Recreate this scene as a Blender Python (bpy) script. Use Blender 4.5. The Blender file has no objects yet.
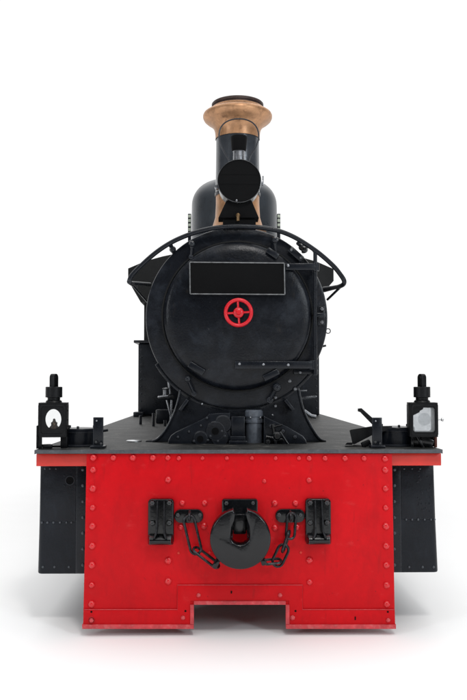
import bpy, bmesh, math, random
from mathutils import Vector, Matrix
random.seed(7)
PI = math.pi
sc = bpy.context.scene
COL = sc.collection

# ------------------------------------------------------------------ camera
FPX = 800.0
CAM = Vector((-0.1016, -4.17, 1.28))
FW = Vector((13.5/FPX, 1.0, 35.0/FPX)).normalized()
RT = FW.cross(Vector((0, 0, 1))).normalized()
UP = RT.cross(FW).normalized()
cd = bpy.data.cameras.new("camera")
cam = bpy.data.objects.new("camera", cd); COL.objects.link(cam)
cd.sensor_fit = 'VERTICAL'; cd.sensor_height = 24.0; cd.lens = 24.0*FPX/700.0
cd.clip_start = 0.05; cd.clip_end = 500
cam.matrix_world = Matrix((
    (RT.x, UP.x, -FW.x, CAM.x), (RT.y, UP.y, -FW.y, CAM.y),
    (RT.z, UP.z, -FW.z, CAM.z), (0, 0, 0, 1)))
sc.camera = cam

def P(px, py, Y):
    """photo measurement -> point (metres) on the plane Y behind the front plate"""
    d = FW*FPX + RT*(px-233.5) + UP*(350-py)
    t = (Y-CAM.y)/d.y
    return CAM + d*t
def X(px, Y): return P(px, 380, Y).x
def Z(py, Y): return P(237, py, Y).z
def L(n, Y): return n*(Y+4.17)/FPX

# ------------------------------------------------------------------ materials
def nodes(m):
    m.use_nodes = True
    return m.node_tree.nodes, m.node_tree.links
def paint(name, col, rough=0.45, var=0.25, bump=0.15, metal=0.0, wear_glint=None, wear_glint_amt=0.0,
          scale=6.0, spec=0.5, chips=None, scuff=None, patch=None, patch_amt=0.0, fine=90.0, streak=0.0):
    m = bpy.data.materials.new(name)
    n, l = nodes(m)
    b = n['Principled BSDF']
    tc = n.new('ShaderNodeTexCoord')
    n1 = n.new('ShaderNodeTexNoise'); n1.inputs['Scale'].default_value = scale
    n1.inputs['Detail'].default_value = 8; n1.inputs['Roughness'].default_value = 0.62
    l.new(tc.outputs['Object'], n1.inputs['Vector'])
    r1 = n.new('ShaderNodeValToRGB')
    e = r1.color_ramp.elements
    e[0].position = 0.3; e[1].position = 0.7
    lo = [c*(1-var) for c in col]; hi = [min(1, c*(1+var)) for c in col]
    e[0].color = (*lo, 1); e[1].color = (*hi, 1)
    l.new(n1.outputs['Fac'], r1.inputs['Fac'])
    out = r1.outputs['Color']
    if patch:
        n2 = n.new('ShaderNodeTexNoise'); n2.inputs['Scale'].default_value = scale*2.3
        n2.inputs['Detail'].default_value = 12; n2.inputs['Roughness'].default_value = 0.75
        n2.inputs['Distortion'].default_value = 0.6
        mp = n.new('ShaderNodeMapping'); mp.inputs['Location'].default_value = (3.1, 7.7, 1.3)
        if streak: mp.inputs['Scale'].default_value = (1.0, 1.0, 1.0/(1+streak))
        l.new(tc.outputs['Object'], mp.inputs['Vector']); l.new(mp.outputs[0], n2.inputs['Vector'])
        r2 = n.new('ShaderNodeValToRGB')
        r2.color_ramp.elements[0].position = 0.52; r2.color_ramp.elements[1].position = 0.72
        r2.color_ramp.elements[0].color = (0, 0, 0, 1)
        r2.color_ramp.elements[1].color = (patch_amt,)*3+(1,)
        l.new(n2.outputs['Fac'], r2.inputs['Fac'])
        mx = n.new('ShaderNodeMixRGB'); mx.inputs['Color2'].default_value = (*patch, 1)
        l.new(r2.outputs['Color'], mx.inputs['Fac']); l.new(out, mx.inputs['Color1'])
        out = mx.outputs['Color']
    if chips:
        for (sc_, lo_, hi_, cc_, am_, st_) in chips:
            mp = n.new('ShaderNodeMapping'); mp.inputs['Scale'].default_value = st_
            l.new(tc.outputs['Object'], mp.inputs['Vector'])
            nc = n.new('ShaderNodeTexNoise'); nc.inputs['Scale'].default_value = sc_; nc.inputs['Detail'].default_value = 9
            nc.inputs['Roughness'].default_value = 0.7
            l.new(mp.outputs[0], nc.inputs['Vector'])
            rc = n.new('ShaderNodeValToRGB'); rc.color_ramp.elements[0].position = lo_; rc.color_ramp.elements[1].position = hi_
            rc.color_ramp.elements[0].color = (0, 0, 0, 1); rc.color_ramp.elements[1].color = (am_,)*3+(1,)
            l.new(nc.outputs['Fac'], rc.inputs['Fac'])
            mx = n.new('ShaderNodeMixRGB'); mx.inputs['Color2'].default_value = (*cc_, 1)
            l.new(rc.outputs['Color'], mx.inputs['Fac']); l.new(out, mx.inputs['Color1']); out = mx.outputs['Color']
    if wear_glint:  # pale edges: some wear, plus edge highlights painted into the colour
        g = n.new('ShaderNodeNewGeometry')
        r3 = n.new('ShaderNodeValToRGB')
        r3.color_ramp.elements[0].position = 0.02; r3.color_ramp.elements[1].position = 0.14
        bv = n.new('ShaderNodeBevel'); bv.samples = 6; bv.inputs['Radius'].default_value = 0.005
        dt = n.new('ShaderNodeVectorMath'); dt.operation = 'DOT_PRODUCT'
        l.new(bv.outputs[0], dt.inputs[0]); l.new(g.outputs['True Normal'], dt.inputs[1])
        iv = n.new('ShaderNodeMath'); iv.operation = 'SUBTRACT'; iv.inputs[0].default_value = 1.0
        l.new(dt.outputs['Value'], iv.inputs[1])
        r3.color_ramp.elements[0].color = (0, 0, 0, 1); r3.color_ramp.elements[1].color = (wear_glint_amt,)*3+(1,)
        l.new(iv.outputs[0], r3.inputs['Fac'])
        n4 = n.new('ShaderNodeTexNoise'); n4.inputs['Scale'].default_value = 30; n4.inputs['Detail'].default_value = 6
        l.new(tc.outputs['Object'], n4.inputs['Vector'])
        mu = n.new('ShaderNodeMath'); mu.operation = 'MULTIPLY'
        l.new(r3.outputs['Color'], mu.inputs[0]); l.new(n4.outputs['Fac'], mu.inputs[1])
        mx = n.new('ShaderNodeMixRGB'); mx.inputs['Color2'].default_value = (*wear_glint, 1)
        l.new(mu.outputs[0], mx.inputs['Fac']); l.new(out, mx.inputs['Color1'])
        out = mx.outputs['Color']
    l.new(out, b.inputs['Base Color'])
    b.inputs['Metallic'].default_value = metal
    b.inputs['Specular IOR Level'].default_value = spec
    rr = n.new('ShaderNodeMapRange')
    rr.inputs['To Min'].default_value = max(0.05, rough-0.12); rr.inputs['To Max'].default_value = min(1, rough+0.15)
    l.new(n1.outputs['Fac'], rr.inputs['Value']); l.new(rr.outputs[0], b.inputs['Roughness'])
    n3 = n.new('ShaderNodeTexNoise'); n3.inputs['Scale'].default_value = fine; n3.inputs['Detail'].default_value = 5
    l.new(tc.outputs['Object'], n3.inputs['Vector'])
    n5 = n.new('ShaderNodeTexNoise'); n5.inputs['Scale'].default_value = 3.2; n5.inputs['Detail'].default_value = 2
    l.new(tc.outputs['Object'], n5.inputs['Vector'])
    b1 = n.new('ShaderNodeBump'); b1.inputs['Strength'].default_value = bump; b1.inputs['Distance'].default_value = 0.002
    b2 = n.new('ShaderNodeBump'); b2.inputs['Strength'].default_value = min(1, bump*1.5); b2.inputs['Distance'].default_value = 0.02
    l.new(n3.outputs['Fac'], b1.inputs['Height']); l.new(n5.outputs['Fac'], b2.inputs['Height'])
    l.new(b2.outputs[0], b1.inputs['Normal']); l.new(b1.outputs[0], b.inputs['Normal'])
    return m

M = {}
M['black'] = paint('black_paint', (0.0062, 0.0078, 0.0115), 0.27, 0.35, 0.25, wear_glint=(0.16, 0.17, 0.19), wear_glint_amt=1.0,
                   patch=(0.018, 0.022, 0.03), patch_amt=0.6, spec=0.26)
M['door'] = paint('smokebox_paint', (0.0038, 0.0050, 0.0080), 0.29, 0.3, 0.4, chips=[(5, 0.5, 0.75, (0.03, 0.035, 0.045), 0.6, (1, 1, 1)), (45, 0.66, 0.72, (0.09, 0.09, 0.09), 0.5, (1, 1, 1)), (16, 0.6, 0.75, (0.03, 0.024, 0.02), 0.5, (1.6, 1, 0.5))], wear_glint=(0.12, 0.13, 0.15), wear_glint_amt=0.5,
                  patch=(0.018, 0.023, 0.032), patch_amt=0.6, spec=0.24, scale=4)
M['skirt'] = paint('slate_paint', (0.0085, 0.0102, 0.0140), 0.34, 0.3, 0.5, chips=[(50, 0.66, 0.72, (0.08, 0.085, 0.09), 0.5, (1, 1, 1))], wear_glint=(0.12, 0.14, 0.16), wear_glint_amt=0.5,
                   patch=(0.016, 0.020, 0.028), patch_amt=0.8, spec=0.18, streak=2, scale=5)
M['gloss'] = paint('gloss_black', (0.0025, 0.003, 0.0042), 0.18, 0.4, 0.25, wear_glint=(0.2, 0.21, 0.22), wear_glint_amt=0.8,
                   patch=(0.014, 0.014, 0.016), patch_amt=0.6, spec=0.4, scale=14)
M['flat'] = paint('flat_black', (0.0015, 0.0016, 0.002), 0.8, 0.2, 0.1, spec=0.15)
M['steel'] = paint('worn_steel', (0.24, 0.25, 0.27), 0.24, 0.4, 0.4, metal=0.7, patch=(0.03, 0.028, 0.028), patch_amt=0.8, scale=16)
M['bright'] = paint('bright_steel', (0.5, 0.51, 0.52), 0.3, 0.2, 0.2, metal=0.9)
M['barrel'] = paint('chimney_black', (0.052, 0.058, 0.068), 0.17, 0.3, 0.2, spec=0.9, metal=0.3, patch=(0.07, 0.085, 0.1), patch_amt=0.5, scale=7, streak=2)
M['srivet'] = paint('skirt_rivet', (0.035, 0.042, 0.052), 0.32, 0.3, 0.3, spec=0.6)
M['pipe'] = paint('grey_pipe', (0.10, 0.115, 0.14), 0.33, 0.3, 0.3, spec=0.5, patch=(0.02, 0.022, 0.026), patch_amt=0.7, scale=18)
M['domep'] = paint('dome_paint', (0.042, 0.048, 0.056), 0.28, 0.25, 0.15, spec=0.45, metal=0.15, patch=(0.035, 0.046, 0.06), patch_amt=0.5, scale=4)
M['copper'] = paint('dull_copper', (0.46, 0.245, 0.125), 0.38, 0.32, 0.4, metal=0.5, patch=(0.10, 0.045, 0.022), patch_amt=0.95, scale=10, streak=1.0)
M['burnt'] = paint('burnt_copper', (0.05, 0.032, 0.028), 0.5, 0.4, 0.4, metal=0.4, patch=(0.012, 0.01, 0.01), patch_amt=0.8, scale=14)
M['red'] = paint('red_paint', (0.57, 0.0025, 0.007), 0.42, 0.15, 0.22, patch=(0.36, 0.004, 0.008), patch_amt=0.5,
                 chips=[(34, 0.66, 0.70, (0.10, 0.006, 0.008), 0.8, (1, 1, 1)), (5, 0.45, 0.75, (0.36, 0.002, 0.005), 0.55, (1, 1, 1)), (14, 0.60, 0.72, (0.70, 0.08, 0.08), 0.22, (0.7, 1, 1.4)),
                        (9, 0.58, 0.75, (0.30, 0.006, 0.008), 0.6, (2.5, 1, 0.5))],
                 wear_glint=(0.75, 0.16, 0.16), wear_glint_amt=0.35, scale=2.6, spec=0.16, fine=60, streak=1.5)
M['rivetred'] = paint('rivet_red', (0.60, 0.006, 0.012), 0.26, 0.15, 0.4, spec=0.6, patch=(0.7, 0.2, 0.2), patch_amt=0.45, scale=45)  # pink patches: worn tops, and highlights put into the colour
M['chain'] = paint('chain_iron', (0.022, 0.023, 0.026), 0.30, 0.4, 0.4, metal=0.55, patch=(0.10, 0.10, 0.11), patch_amt=0.6, scale=25)
M['lamp'] = paint('lamp_black', (0.0035, 0.004, 0.005), 0.38, 0.3, 0.3, spec=0.22, patch=(0.012, 0.013, 0.015), patch_amt=0.6, scale=12)
M['redwheel'] = paint('red_wheel', (0.60, 0.008, 0.018), 0.28, 0.1, 0.1, spec=0.5)
M['redworn'] = paint('red_worn', (0.55, 0.05, 0.06), 0.5, 0.25, 0.4, patch=(0.62, 0.3, 0.28), patch_amt=0.6, scale=22, spec=0.4)
M['redold'] = paint('red_faded', (0.58, 0.022, 0.012), 0.42, 0.15, 0.2, patch=(0.42, 0.03, 0.014), patch_amt=0.4, scale=6)
M['edge'] = paint('deck_edge_grey', (0.055, 0.06, 0.07), 0.5, 0.35, 0.5, patch=(0.14, 0.15, 0.16), patch_amt=0.6, scale=14)
M['grey'] = paint('worn_border', (0.13, 0.135, 0.14), 0.5, 0.5, 0.2, patch=(0.03, 0.03, 0.03), patch_amt=0.8, scale=30)
M['brass'] = paint('old_brass', (0.16, 0.10, 0.05), 0.4, 0.3, 0.2, metal=0.8)
M['greenish'] = paint('weathered_valve', (0.42, 0.47, 0.38), 0.4, 0.3, 0.2, patch=(0.08, 0.08, 0.07), patch_amt=0.8, scale=40)
M['cab'] = paint('cab_paint', (0.003, 0.0035, 0.004), 0.55, 0.3, 0.2, spec=0.3, patch=(0.016, 0.018, 0.02), patch_amt=0.5)
M['rust'] = paint('rusty_red', (0.09, 0.022, 0.012), 0.6, 0.3, 0.4, patch=(0.02, 0.012, 0.01), patch_amt=0.7, scale=20)

def deck_mat():
    m = paint('chequered_deck', (0.021, 0.022, 0.022), 0.5, 0.55, 0.3, patch=(0.15, 0.145, 0.13), patch_amt=0.8, scale=4.5, chips=[(8, 0.52, 0.7, (0.02, 0.02, 0.02), 0.6, (1, 0.3, 1)), (60, 0.62, 0.7, (0.22, 0.22, 0.21), 0.6, (1, 1, 1))], spec=0.22)
    n, l = m.node_tree.nodes, m.node_tree.links
    tc = n.new('ShaderNodeTexCoord'); mp = n.new('ShaderNodeMapping')
    mp.inputs['Rotation'].default_value = (0, 0, PI/4); mp.inputs['Scale'].default_value = (45, 45, 45)
    l.new(tc.outputs['Object'], mp.inputs['Vector'])
    w = n.new('ShaderNodeTexChecker'); w.inputs['Scale'].default_value = 1.0
    l.new(mp.outputs[0], w.inputs['Vector'])
    bp = n.new('ShaderNodeBump'); bp.inputs['Strength'].default_value = 0.9; bp.inputs['Distance'].default_value = 0.003
    l.new(w.outputs['Fac'], bp.inputs['Height'])
    b = n['Principled BSDF']
    old = b.inputs['Normal'].links[0].from_socket
    l.new(old, bp.inputs['Normal']); l.new(bp.outputs[0], b.inputs['Normal'])
    return m
M['deck'] = deck_mat()

def glass_mat(name, tint, frost):
    m = bpy.data.materials.new(name)
    n, l = nodes(m)
    n.remove(n['Principled BSDF']); out = n['Material Output']
    t = n.new('ShaderNodeBsdfTransparent'); t.inputs[0].default_value = (*tint, 1)
    g = n.new('ShaderNodeBsdfGlossy'); g.inputs['Roughness'].default_value = 0.08
    d = n.new('ShaderNodeBsdfTranslucent'); d.inputs[0].default_value = (0.75, 0.78, 0.8, 1)
    d2 = n.new('ShaderNodeBsdfDiffuse'); d2.inputs[0].default_value = (0.6, 0.62, 0.63, 1)
    nz = n.new('ShaderNodeTexNoise'); nz.inputs['Scale'].default_value = 25
    mr = n.new('ShaderNodeMapRange'); mr.inputs['To Min'].default_value = frost*0.6; mr.inputs['To Max'].default_value = min(1, frost*1.3)
    tc = n.new('ShaderNodeTexCoord'); l.new(tc.outputs['Object'], nz.inputs['Vector'])
    l.new(nz.outputs['Fac'], mr.inputs['Value'])
    m0 = n.new('ShaderNodeMixShader'); m0.inputs[0].default_value = 0.5
    l.new(d.outputs[0], m0.inputs[1]); l.new(d2.outputs[0], m0.inputs[2])
    m1 = n.new('ShaderNodeMixShader'); l.new(mr.outputs[0], m1.inputs[0])
    l.new(t.outputs[0], m1.inputs[1]); l.new(m0.outputs[0], m1.inputs[2])
    fr = n.new('ShaderNodeFresnel'); fr.inputs[0].default_value = 1.3
    m2 = n.new('ShaderNodeMixShader'); l.new(fr.outputs[0], m2.inputs[0])
    l.new(m1.outputs[0], m2.inputs[1]); l.new(g.outputs[0], m2.inputs[2])
    l.new(m2.outputs[0], out.inputs['Surface'])
    return m
M['clear'] = glass_mat('clear_glass', (0.97, 0.98, 0.98), 0.02)
M['frost'] = glass_mat('dusty_glass', (0.93, 0.95, 0.97), 0.45)
mw = bpy.data.materials.new('white_floor'); nn, ll = nodes(mw)
nn['Principled BSDF'].inputs['Roughness'].default_value = 1.0
nn['Principled BSDF'].inputs['Specular IOR Level'].default_value = 0.0
nz = nn.new('ShaderNodeTexNoise'); nz.inputs['Scale'].default_value = 3
rp = nn.new('ShaderNodeValToRGB'); rp.color_ramp.elements[0].color = (0.93, 0.93, 0.93, 1); rp.color_ramp.elements[1].color = (0.95, 0.95, 0.95, 1)
tcw = nn.new('ShaderNodeTexCoord'); ll.new(tcw.outputs['Object'], nz.inputs['Vector'])
ll.new(nz.outputs['Fac'], rp.inputs['Fac']); ll.new(rp.outputs['Color'], nn['Principled BSDF'].inputs['Base Color'])
M['floor'] = mw

# ------------------------------------------------------------------ mesh helpers
class MB:
    def __init__(s): s.bm = bmesh.new(); s.mi = 0
    def _fin(s, fs):
        for f in fs: f.material_index = s.mi
    def box(s, x0, x1, y0, y1, z0, z1, bev=0.003, mat=None, seg=2):
        r = bmesh.ops.create_cube(s.bm, size=1.0)
        vs = r['verts']
        bmesh.ops.scale(s.bm, vec=(abs(x1-x0), abs(y1-y0), abs(z1-z0)), verts=vs)
        bmesh.ops.translate(s.bm, vec=((x0+x1)/2, (y0+y1)/2, (z0+z1)/2), verts=vs)
        if mat is not None: bmesh.ops.transform(s.bm, matrix=mat, verts=vs)
        fs = list({f for v in vs for f in v.link_faces}); s._fin(fs)
        if bev:
            b = min(bev, 0.45*min(abs(x1-x0), abs(y1-y0), abs(z1-z0)))
            bmesh.ops.bevel(s.bm, geom=list({e for v in vs for e in v.link_edges}), offset=b, segments=seg, profile=0.5, affect='EDGES')
        return s
    def obox(s, c, size, rot=(0, 0, 0), bev=0.003):
        from mathutils import Euler
        mt = Matrix.Translation(Vector(c)) @ Euler(rot).to_matrix().to_4x4()
        h = [q/2 for q in size]
        return s.box(-h[0], h[0], -h[1], h[1], -h[2], h[2], bev, mt)
    def prism(s, pts, y0, y1, bev=0.003, seg=2):
        """polygon in x-z extruded along y"""
        a = [s.bm.verts.new((x, y0, z)) for x, z in pts]
        b = [s.bm.verts.new((x, y1, z)) for x, z in pts]
        n = len(pts); fs = []
        f0 = s.bm.faces.new(a); fs.append(f0); fs.append(s.bm.faces.new(b[::-1]))
        for i in range(n):
            j = (i+1) % n
            fs.append(s.bm.faces.new((a[j], a[i], b[i], b[j])))
        s._fin(fs)
        bmesh.ops.recalc_face_normals(s.bm, faces=fs)
        if bev:
            bmesh.ops.bevel(s.bm, geom=list(f0.edges), offset=bev, segments=seg, profile=0.5, affect='EDGES', clamp_overlap=True)
        return s
    def ring(s, outer, inner, y0, y1):
        """plate with a hole: outer and inner are equal-length x-z lists"""
        n = len(outer); V = s.bm.verts.new
        A = [V((x, y0, z)) for x, z in outer]; B = [V((x, y0, z)) for x, z in inner]
        C = [V((x, y1, z)) for x, z in outer]; D = [V((x, y1, z)) for x, z in inner]
        fs = []
        for i in range(n):
            j = (i+1) % n
            for q in ((A[i], A[j], B[j], B[i]), (C[j], C[i], D[i], D[j]), (A[j], A[i], C[i], C[j]), (B[i], B[j], D[j], D[i])):
                fs.append(s.bm.faces.new(q))
        s._fin(fs); bmesh.ops.recalc_face_normals(s.bm, faces=fs)
        return s
    def lathe(s, prof, c, axis='Z', seg=48, closed=False):
        """prof: list of (radius, along-axis)"""
        c = Vector(c); rings = []
        for r, h in prof:
            if r < 1e-6:
                p = Vector((0, 0, h)) if axis == 'Z' else Vector((0, h, 0)) if axis == 'Y' else Vector((h, 0, 0))
                rings.append([s.bm.verts.new(c+p)]); continue
            rg = []
            for k in range(seg):
                a = 2*PI*k/seg; u, v = r*math.cos(a), r*math.sin(a)
                p = Vector((u, v, h)) if axis == 'Z' else Vector((u, h, v)) if axis == 'Y' else Vector((h, u, v))
                rg.append(s.bm.verts.new(c+p))
            rings.append(rg)
        if closed: rings.append(rings[0])
        fs = []
        for a, b in zip(rings[:-1], rings[1:]):
            for k in range(seg):
                j = (k+1) % seg
                if len(a) == 1 and len(b) == 1: continue
                if len(a) == 1: fs.append(s.bm.faces.new((a[0], b[k], b[j])))
                elif len(b) == 1: fs.append(s.bm.faces.new((a[k], a[j], b[0])))
                else: fs.append(s.bm.faces.new((a[k], a[j], b[j], b[k])))
        s._fin(fs); bmesh.ops.recalc_face_normals(s.bm, faces=fs)
        return s
    def tube(s, path, r, seg=12, closed=False):
        path = [Vector(p) for p in path]; n = len(path)
        rr = r if isinstance(r, (list, tuple)) else [r]*n
        rings = []; nrm = None
        for i, p in enumerate(path):
            if closed: t = (path[(i+1) % n]-path[i-1]).normalized()
            else: t = (path[min(i+1, n-1)]-path[max(i-1, 0)]).normalized()
            if nrm is None:
                nrm = t.orthogonal().normalized()
                nrm0 = nrm
            nrm = (nrm - t*nrm.dot(t)).normalized()
            bn = t.cross(nrm)
            rings.append([s.bm.verts.new(p+(nrm*math.cos(2*PI*k/seg)+bn*math.sin(2*PI*k/seg))*rr[i]) for k in range(seg)])
        fs = []
        rg = rings+[rings[0]] if closed else rings
        for a, b in zip(rg[:-1], rg[1:]):
            for k in range(seg):
                j = (k+1) % seg; fs.append(s.bm.faces.new((a[k], a[j], b[j], b[k])))
        if not closed:
            fs.append(s.bm.faces.new(rings[0][::-1])); fs.append(s.bm.faces.new(rings[-1]))
        s._fin(fs); bmesh.ops.recalc_face_normals(s.bm, faces=fs)
        return s
    def cyl(s, a, b, r, seg=24): return s.tube([a, b], r, seg)
    def link(s, a, b, w, wr, nrm):
        """a chain link whose ends are at a and b, in the plane whose normal is nrm"""
        a, b = Vector(a), Vector(b); d = (b-a); ln = d.length; d.normalize()
        sd = d.cross(Vector(nrm)).normalized(); h = w/2; path = []
        for k in range(9):
            t = -PI/2+PI*k/8
            path.append(b - d*h + d*h*math.cos(t) + sd*h*math.sin(t))
        for k in range(9):
            t = PI/2+PI*k/8
            path.append(a + d*h + d*h*math.cos(t) + sd*h*math.sin(t))
        return s.tube(path, wr, 10, True)
    def loft(s, secs):
        """closed sections of equal count of 3-D points"""
        R = [[s.bm.verts.new(p) for p in q] for q in secs]; fs = []
        n = len(R[0])
        for a, b in zip(R[:-1], R[1:]):
            for k in range(n):
                j = (k+1) % n; fs.append(s.bm.faces.new((a[k], a[j], b[j], b[k])))
        fs.append(s.bm.faces.new(R[0][::-1])); fs.append(s.bm.faces.new(R[-1]))
        s._fin(fs); bmesh.ops.recalc_face_normals(s.bm, faces=fs)
        return s

ORG = {}
def root(name, base, label, cat, group=None):
    o = bpy.data.objects.new(name, None); COL.objects.link(o)
    o.empty_display_size = 0.1
    o.location = base; ORG[o.name] = Vector(base)
    o['label'] = label; o['category'] = cat
    if group: o['group'] = group
    return o
def obj(name, mb, mats, parent=None, label=None, ang=35):
    me = bpy.data.meshes.new(name)
    bm = mb.bm
    xs = [v.co for v in bm.verts]
    lo = Vector((min(v.x for v in xs), min(v.y for v in xs), min(v.z for v in xs)))
    hi = Vector((max(v.x for v in xs), max(v.y for v in xs), max(v.z for v in xs)))
    c = (lo+hi)/2
    for v in bm.verts: v.co -= c
    bm.to_mesh(me); bm.free()
    for f in me.polygons: f.use_smooth = True
    me.set_sharp_from_angle(angle=math.radians(ang))
    for q in (mats if isinstance(mats, (list, tuple)) else [mats]): me.materials.append(M[q])
    o = bpy.data.objects.new(name, me); COL.objects.link(o)
    ORG[o.name] = c
    if parent:
        o.parent = parent; o.location = c-ORG[parent.name]
    else: o.location = c
    if label: o['label'] = label
    return o
def dup(o, c, parent, scale=1.0, rot=0.0):
    d = o.copy(); COL.objects.link(d); d.parent = parent
    d.location = Vector(c)-ORG[parent.name]; d.scale = (scale,)*3
    d.rotation_euler = (0, rot, 0)
    ORG[d.name] = Vector(c)
    return d

def dome_prof(r, h, n=5, flange=True):
    r *= 1.08
    pr = [(r*1.04, 0.004), (r*1.03, -0.0005)]
    for k in range(n+1):
        a = PI/2*k/n; pr.append((r*math.cos(a), -h*math.sin(a)-0.0012))
    return pr
protos = {}
def rivet(px, py, Y, parent, r, mat, kind='rivet', h=0.6, wob=True):
    """a domed rivet or a hex bolt facing the viewer side (-Y)"""
    key = (kind, mat, round(r, 4))
    c = P(px, py, Y)
    if kind == 'rivet': c.y = Y-(r*h)/2+0.001
    else: c.y = Y-(r*0.9)/2+0.001
    if key not in protos:
        b = MB()
        if kind == 'rivet': b.lathe(dome_prof(r, r*h), c, 'Y', 16)
        else:
            b.lathe([(r*1.35, 0.004), (r*1.35, 0.001), (r*1.3, 0)], c, 'Y', 16)
            b.lathe([(r, 0.0), (r, -r*0.6), (r*0.85, -r*0.72), (0, -r*0.72)], c, 'Y', 6)
            b.lathe([(r*0.5, -r*0.6), (r*0.5, -r*1.0), (r*0.4, -r*1.1), (0, -r*1.1)], c, 'Y', 10)
        o = obj(kind, b, mat, parent, ang=30)
        protos[key] = o
        return o
    return dup(protos[key], c, parent, random.uniform(0.88, 1.10) if wob else 1, random.uniform(-0.5, 0.5))

def rrect(x0, x1, z0, z1, r, n=5):
    pts = []
    for cx, cz, a0 in ((x1-r, z1-r, 0), (x0+r, z1-r, 90), (x0+r, z0+r, 180), (x1-r, z0+r, 270)):
        for k in range(n+1):
            a = math.radians(a0+90*k/n); pts.append((cx+r*math.cos(a), cz+r*math.sin(a)))
    return pts
def PX(pts, Y): return [(P(a, b, Y).x, P(a, b, Y).z) for a, b in pts]
def smooth_path(pts, n=8):
    """Catmull-Rom through 3-D points"""
    pts = [Vector(p) for p in pts]; out = []
    for i in range(len(pts)-1):
        p0 = pts[max(i-1, 0)]; p1 = pts[i]; p2 = pts[i+1]; p3 = pts[min(i+2, len(pts)-1)]
        for k in range(n):
            t = k/n
            out.append(0.5*((2*p1)+(p2-p0)*t+(2*p0-5*p1+4*p2-p3)*t*t+(3*p1-p0-3*p2+p3)*t**3))
    out.append(pts[-1]); return out

# ------------------------------------------------------------------ setting
fl = MB(); 
s_ = 150
vs = [fl.bm.verts.new(p) for p in ((-s_, -s_, 0), (s_, -s_, 0), (s_, s_, 0), (-s_, s_, 0))]
fl.bm.faces.new(vs)
floor = obj('floor', fl, 'floor'); floor['kind'] = 'structure'

# ------------------------------------------------------------------ locomotive
loco = root('steam_locomotive', (0, 2.5, 0),
            'black narrow gauge steam locomotive with red riveted front plate, seen head on', 'steam locomotive')
ZD = Z(449.5, -0.03)              # deck top
# --- front plate with the notch at the foot
y0 = -0.022
b = MB()
b.prism(PX([(86.5, 453.5), (392, 453.5), (393.5, 540), (395, 627), (286, 627), (286, 604), (193.5, 604), (193.5, 627), (83, 627), (85, 540)], y0), y0, 0.0, 0.002)
plate = obj('front_plate', b, 'red', loco)
# raised strip along the foot, sub-part
b = MB()
b.prism(PX([(84, 609.5), (177.5, 609.5), (177.5, 585), (302.5, 585), (302.5, 609.5), (394.5, 609.5), (395, 624), (289, 624), (289, 600.5), (190.5, 600.5), (190.5, 624), (83.3, 624)], y0), y0-0.006, y0+0.001, 0.002)
trim = obj('foot_strip', b, 'red', plate)
for q in ([(82.5, 624), (193.8, 624), (193.8, 628.3), (82.5, 628.3)], [(285.8, 624), (395.5, 624), (395.5, 628.3), (285.8, 628.3)],
          [(194, 600.5), (285.6, 600.5), (285.6, 604.2), (194, 604.2)]):
    b = MB(); b.prism(PX(q, y0), y0-0.014, y0+0.018, 0.003); obj('bottom_lip', b, 'redworn', plate, 'worn pinkish lower edge of the red plate')
for q in ([(190.3, 604.4), (193.9, 604.4), (193.9, 623.8), (190.3, 623.8)], [(285.7, 604.4), (289.3, 604.4), (289.3, 623.8), (285.7, 623.8)]):
    b = MB(); b.prism(PX(q, y0), y0-0.012, y0+0.016, 0.002); obj('notch_edge', b, 'redworn', plate)
b = MB()
b.tube([P(a, c_, y0-0.0062) for a, c_ in [(84.3, 609.5), (177.5, 609.5), (177.5, 585), (302.5, 585), (302.5, 609.5), (394, 609.5)]], 0.0016, 6)
obj('strip_edge', b, 'redworn', plate)
R1 = L(3.0, 0)
big = [(93.6, 457.5), (113.5, 457.5), (133, 457.5), (153, 457.5), (168, 457.5), (309, 458), (325, 458), (345, 458), (364, 458), (385, 458.5),
       (168.3, 479.6), (168.3, 560.4), (168.3, 581), (182.4, 502.8), (204.7, 502.8), (309, 480), (274.8, 503), (295.5, 503),
       (180.7, 526.8), (204, 525.7), (275, 527.6), (297, 527), (309.4, 560), (309.6, 582), (205, 478.5)]
big = [q for q in big if q != (205, 478.5)]
ys = (469.5, 488.3, 507.5, 526, 545.8, 565, 585, 604)
for k, y in enumerate(ys):
    big.append((93.4-(y-455)*0.012, y)); big.append((385-(-(y-455)*0.012), y))
for px, py in big: rivet(px, py, y0, plate, R1, 'rivetred', h=0.72)
for px, py in [(179, 458), (202.6, 458), (227, 458), (252, 458), (275.6, 458), (299, 458), (264.4, 481), (214, 481)][:7]:
    rivet(px, py, y0, plate, L(2.3, 0), 'rivetred', h=0.7)
for px, py in [(178.6, 553), (209.6, 552), (300.7, 552.5)]: rivet(px, py, y0, plate, L(1.2, 0), 'redold', h=0.5)
for px, py in [(91.6, 620), (388, 620), (183, 617.5), (292.5, 617.5), (198.6, 595), (280, 595)]:
    rivet(px, py, y0-0.006, plate, L(2.2, 0), 'redworn', 'bolt')
for px, py in [(91.4, 611.8), (387.8, 611.8), (185.5, 611), (295.5, 611)]:
    c = P(px, py, y0-0.006)
    b = MB(); b.lathe([(0.0055, 0.002), (0.0055, -0.0008), (0, -0.0008)], c, 'Y', 12); obj('bolt_hole', b, 'flat', plate)
for q in ([(230.6, 590.8), (232.2, 590.8), (232, 593.5), (230.8, 593.5)], [(354.6, 616.5), (355.8, 616.5), (355.8, 620), (354.6, 620)]):
    b = MB(); b.prism(PX(q, y0-0.006), y0-0.0075, y0-0.005, 0); obj('paint_chip', b, 'flat', plate)

# --- beam behind it
b = MB(); b.box(X(37, 0.0), X(440.5, 0.0), 0.003, 0.06, Z(466, 0.0), Z(453.6, 0), 0.003)
obj('buffer_beam', b, 'redold', loco)
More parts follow.
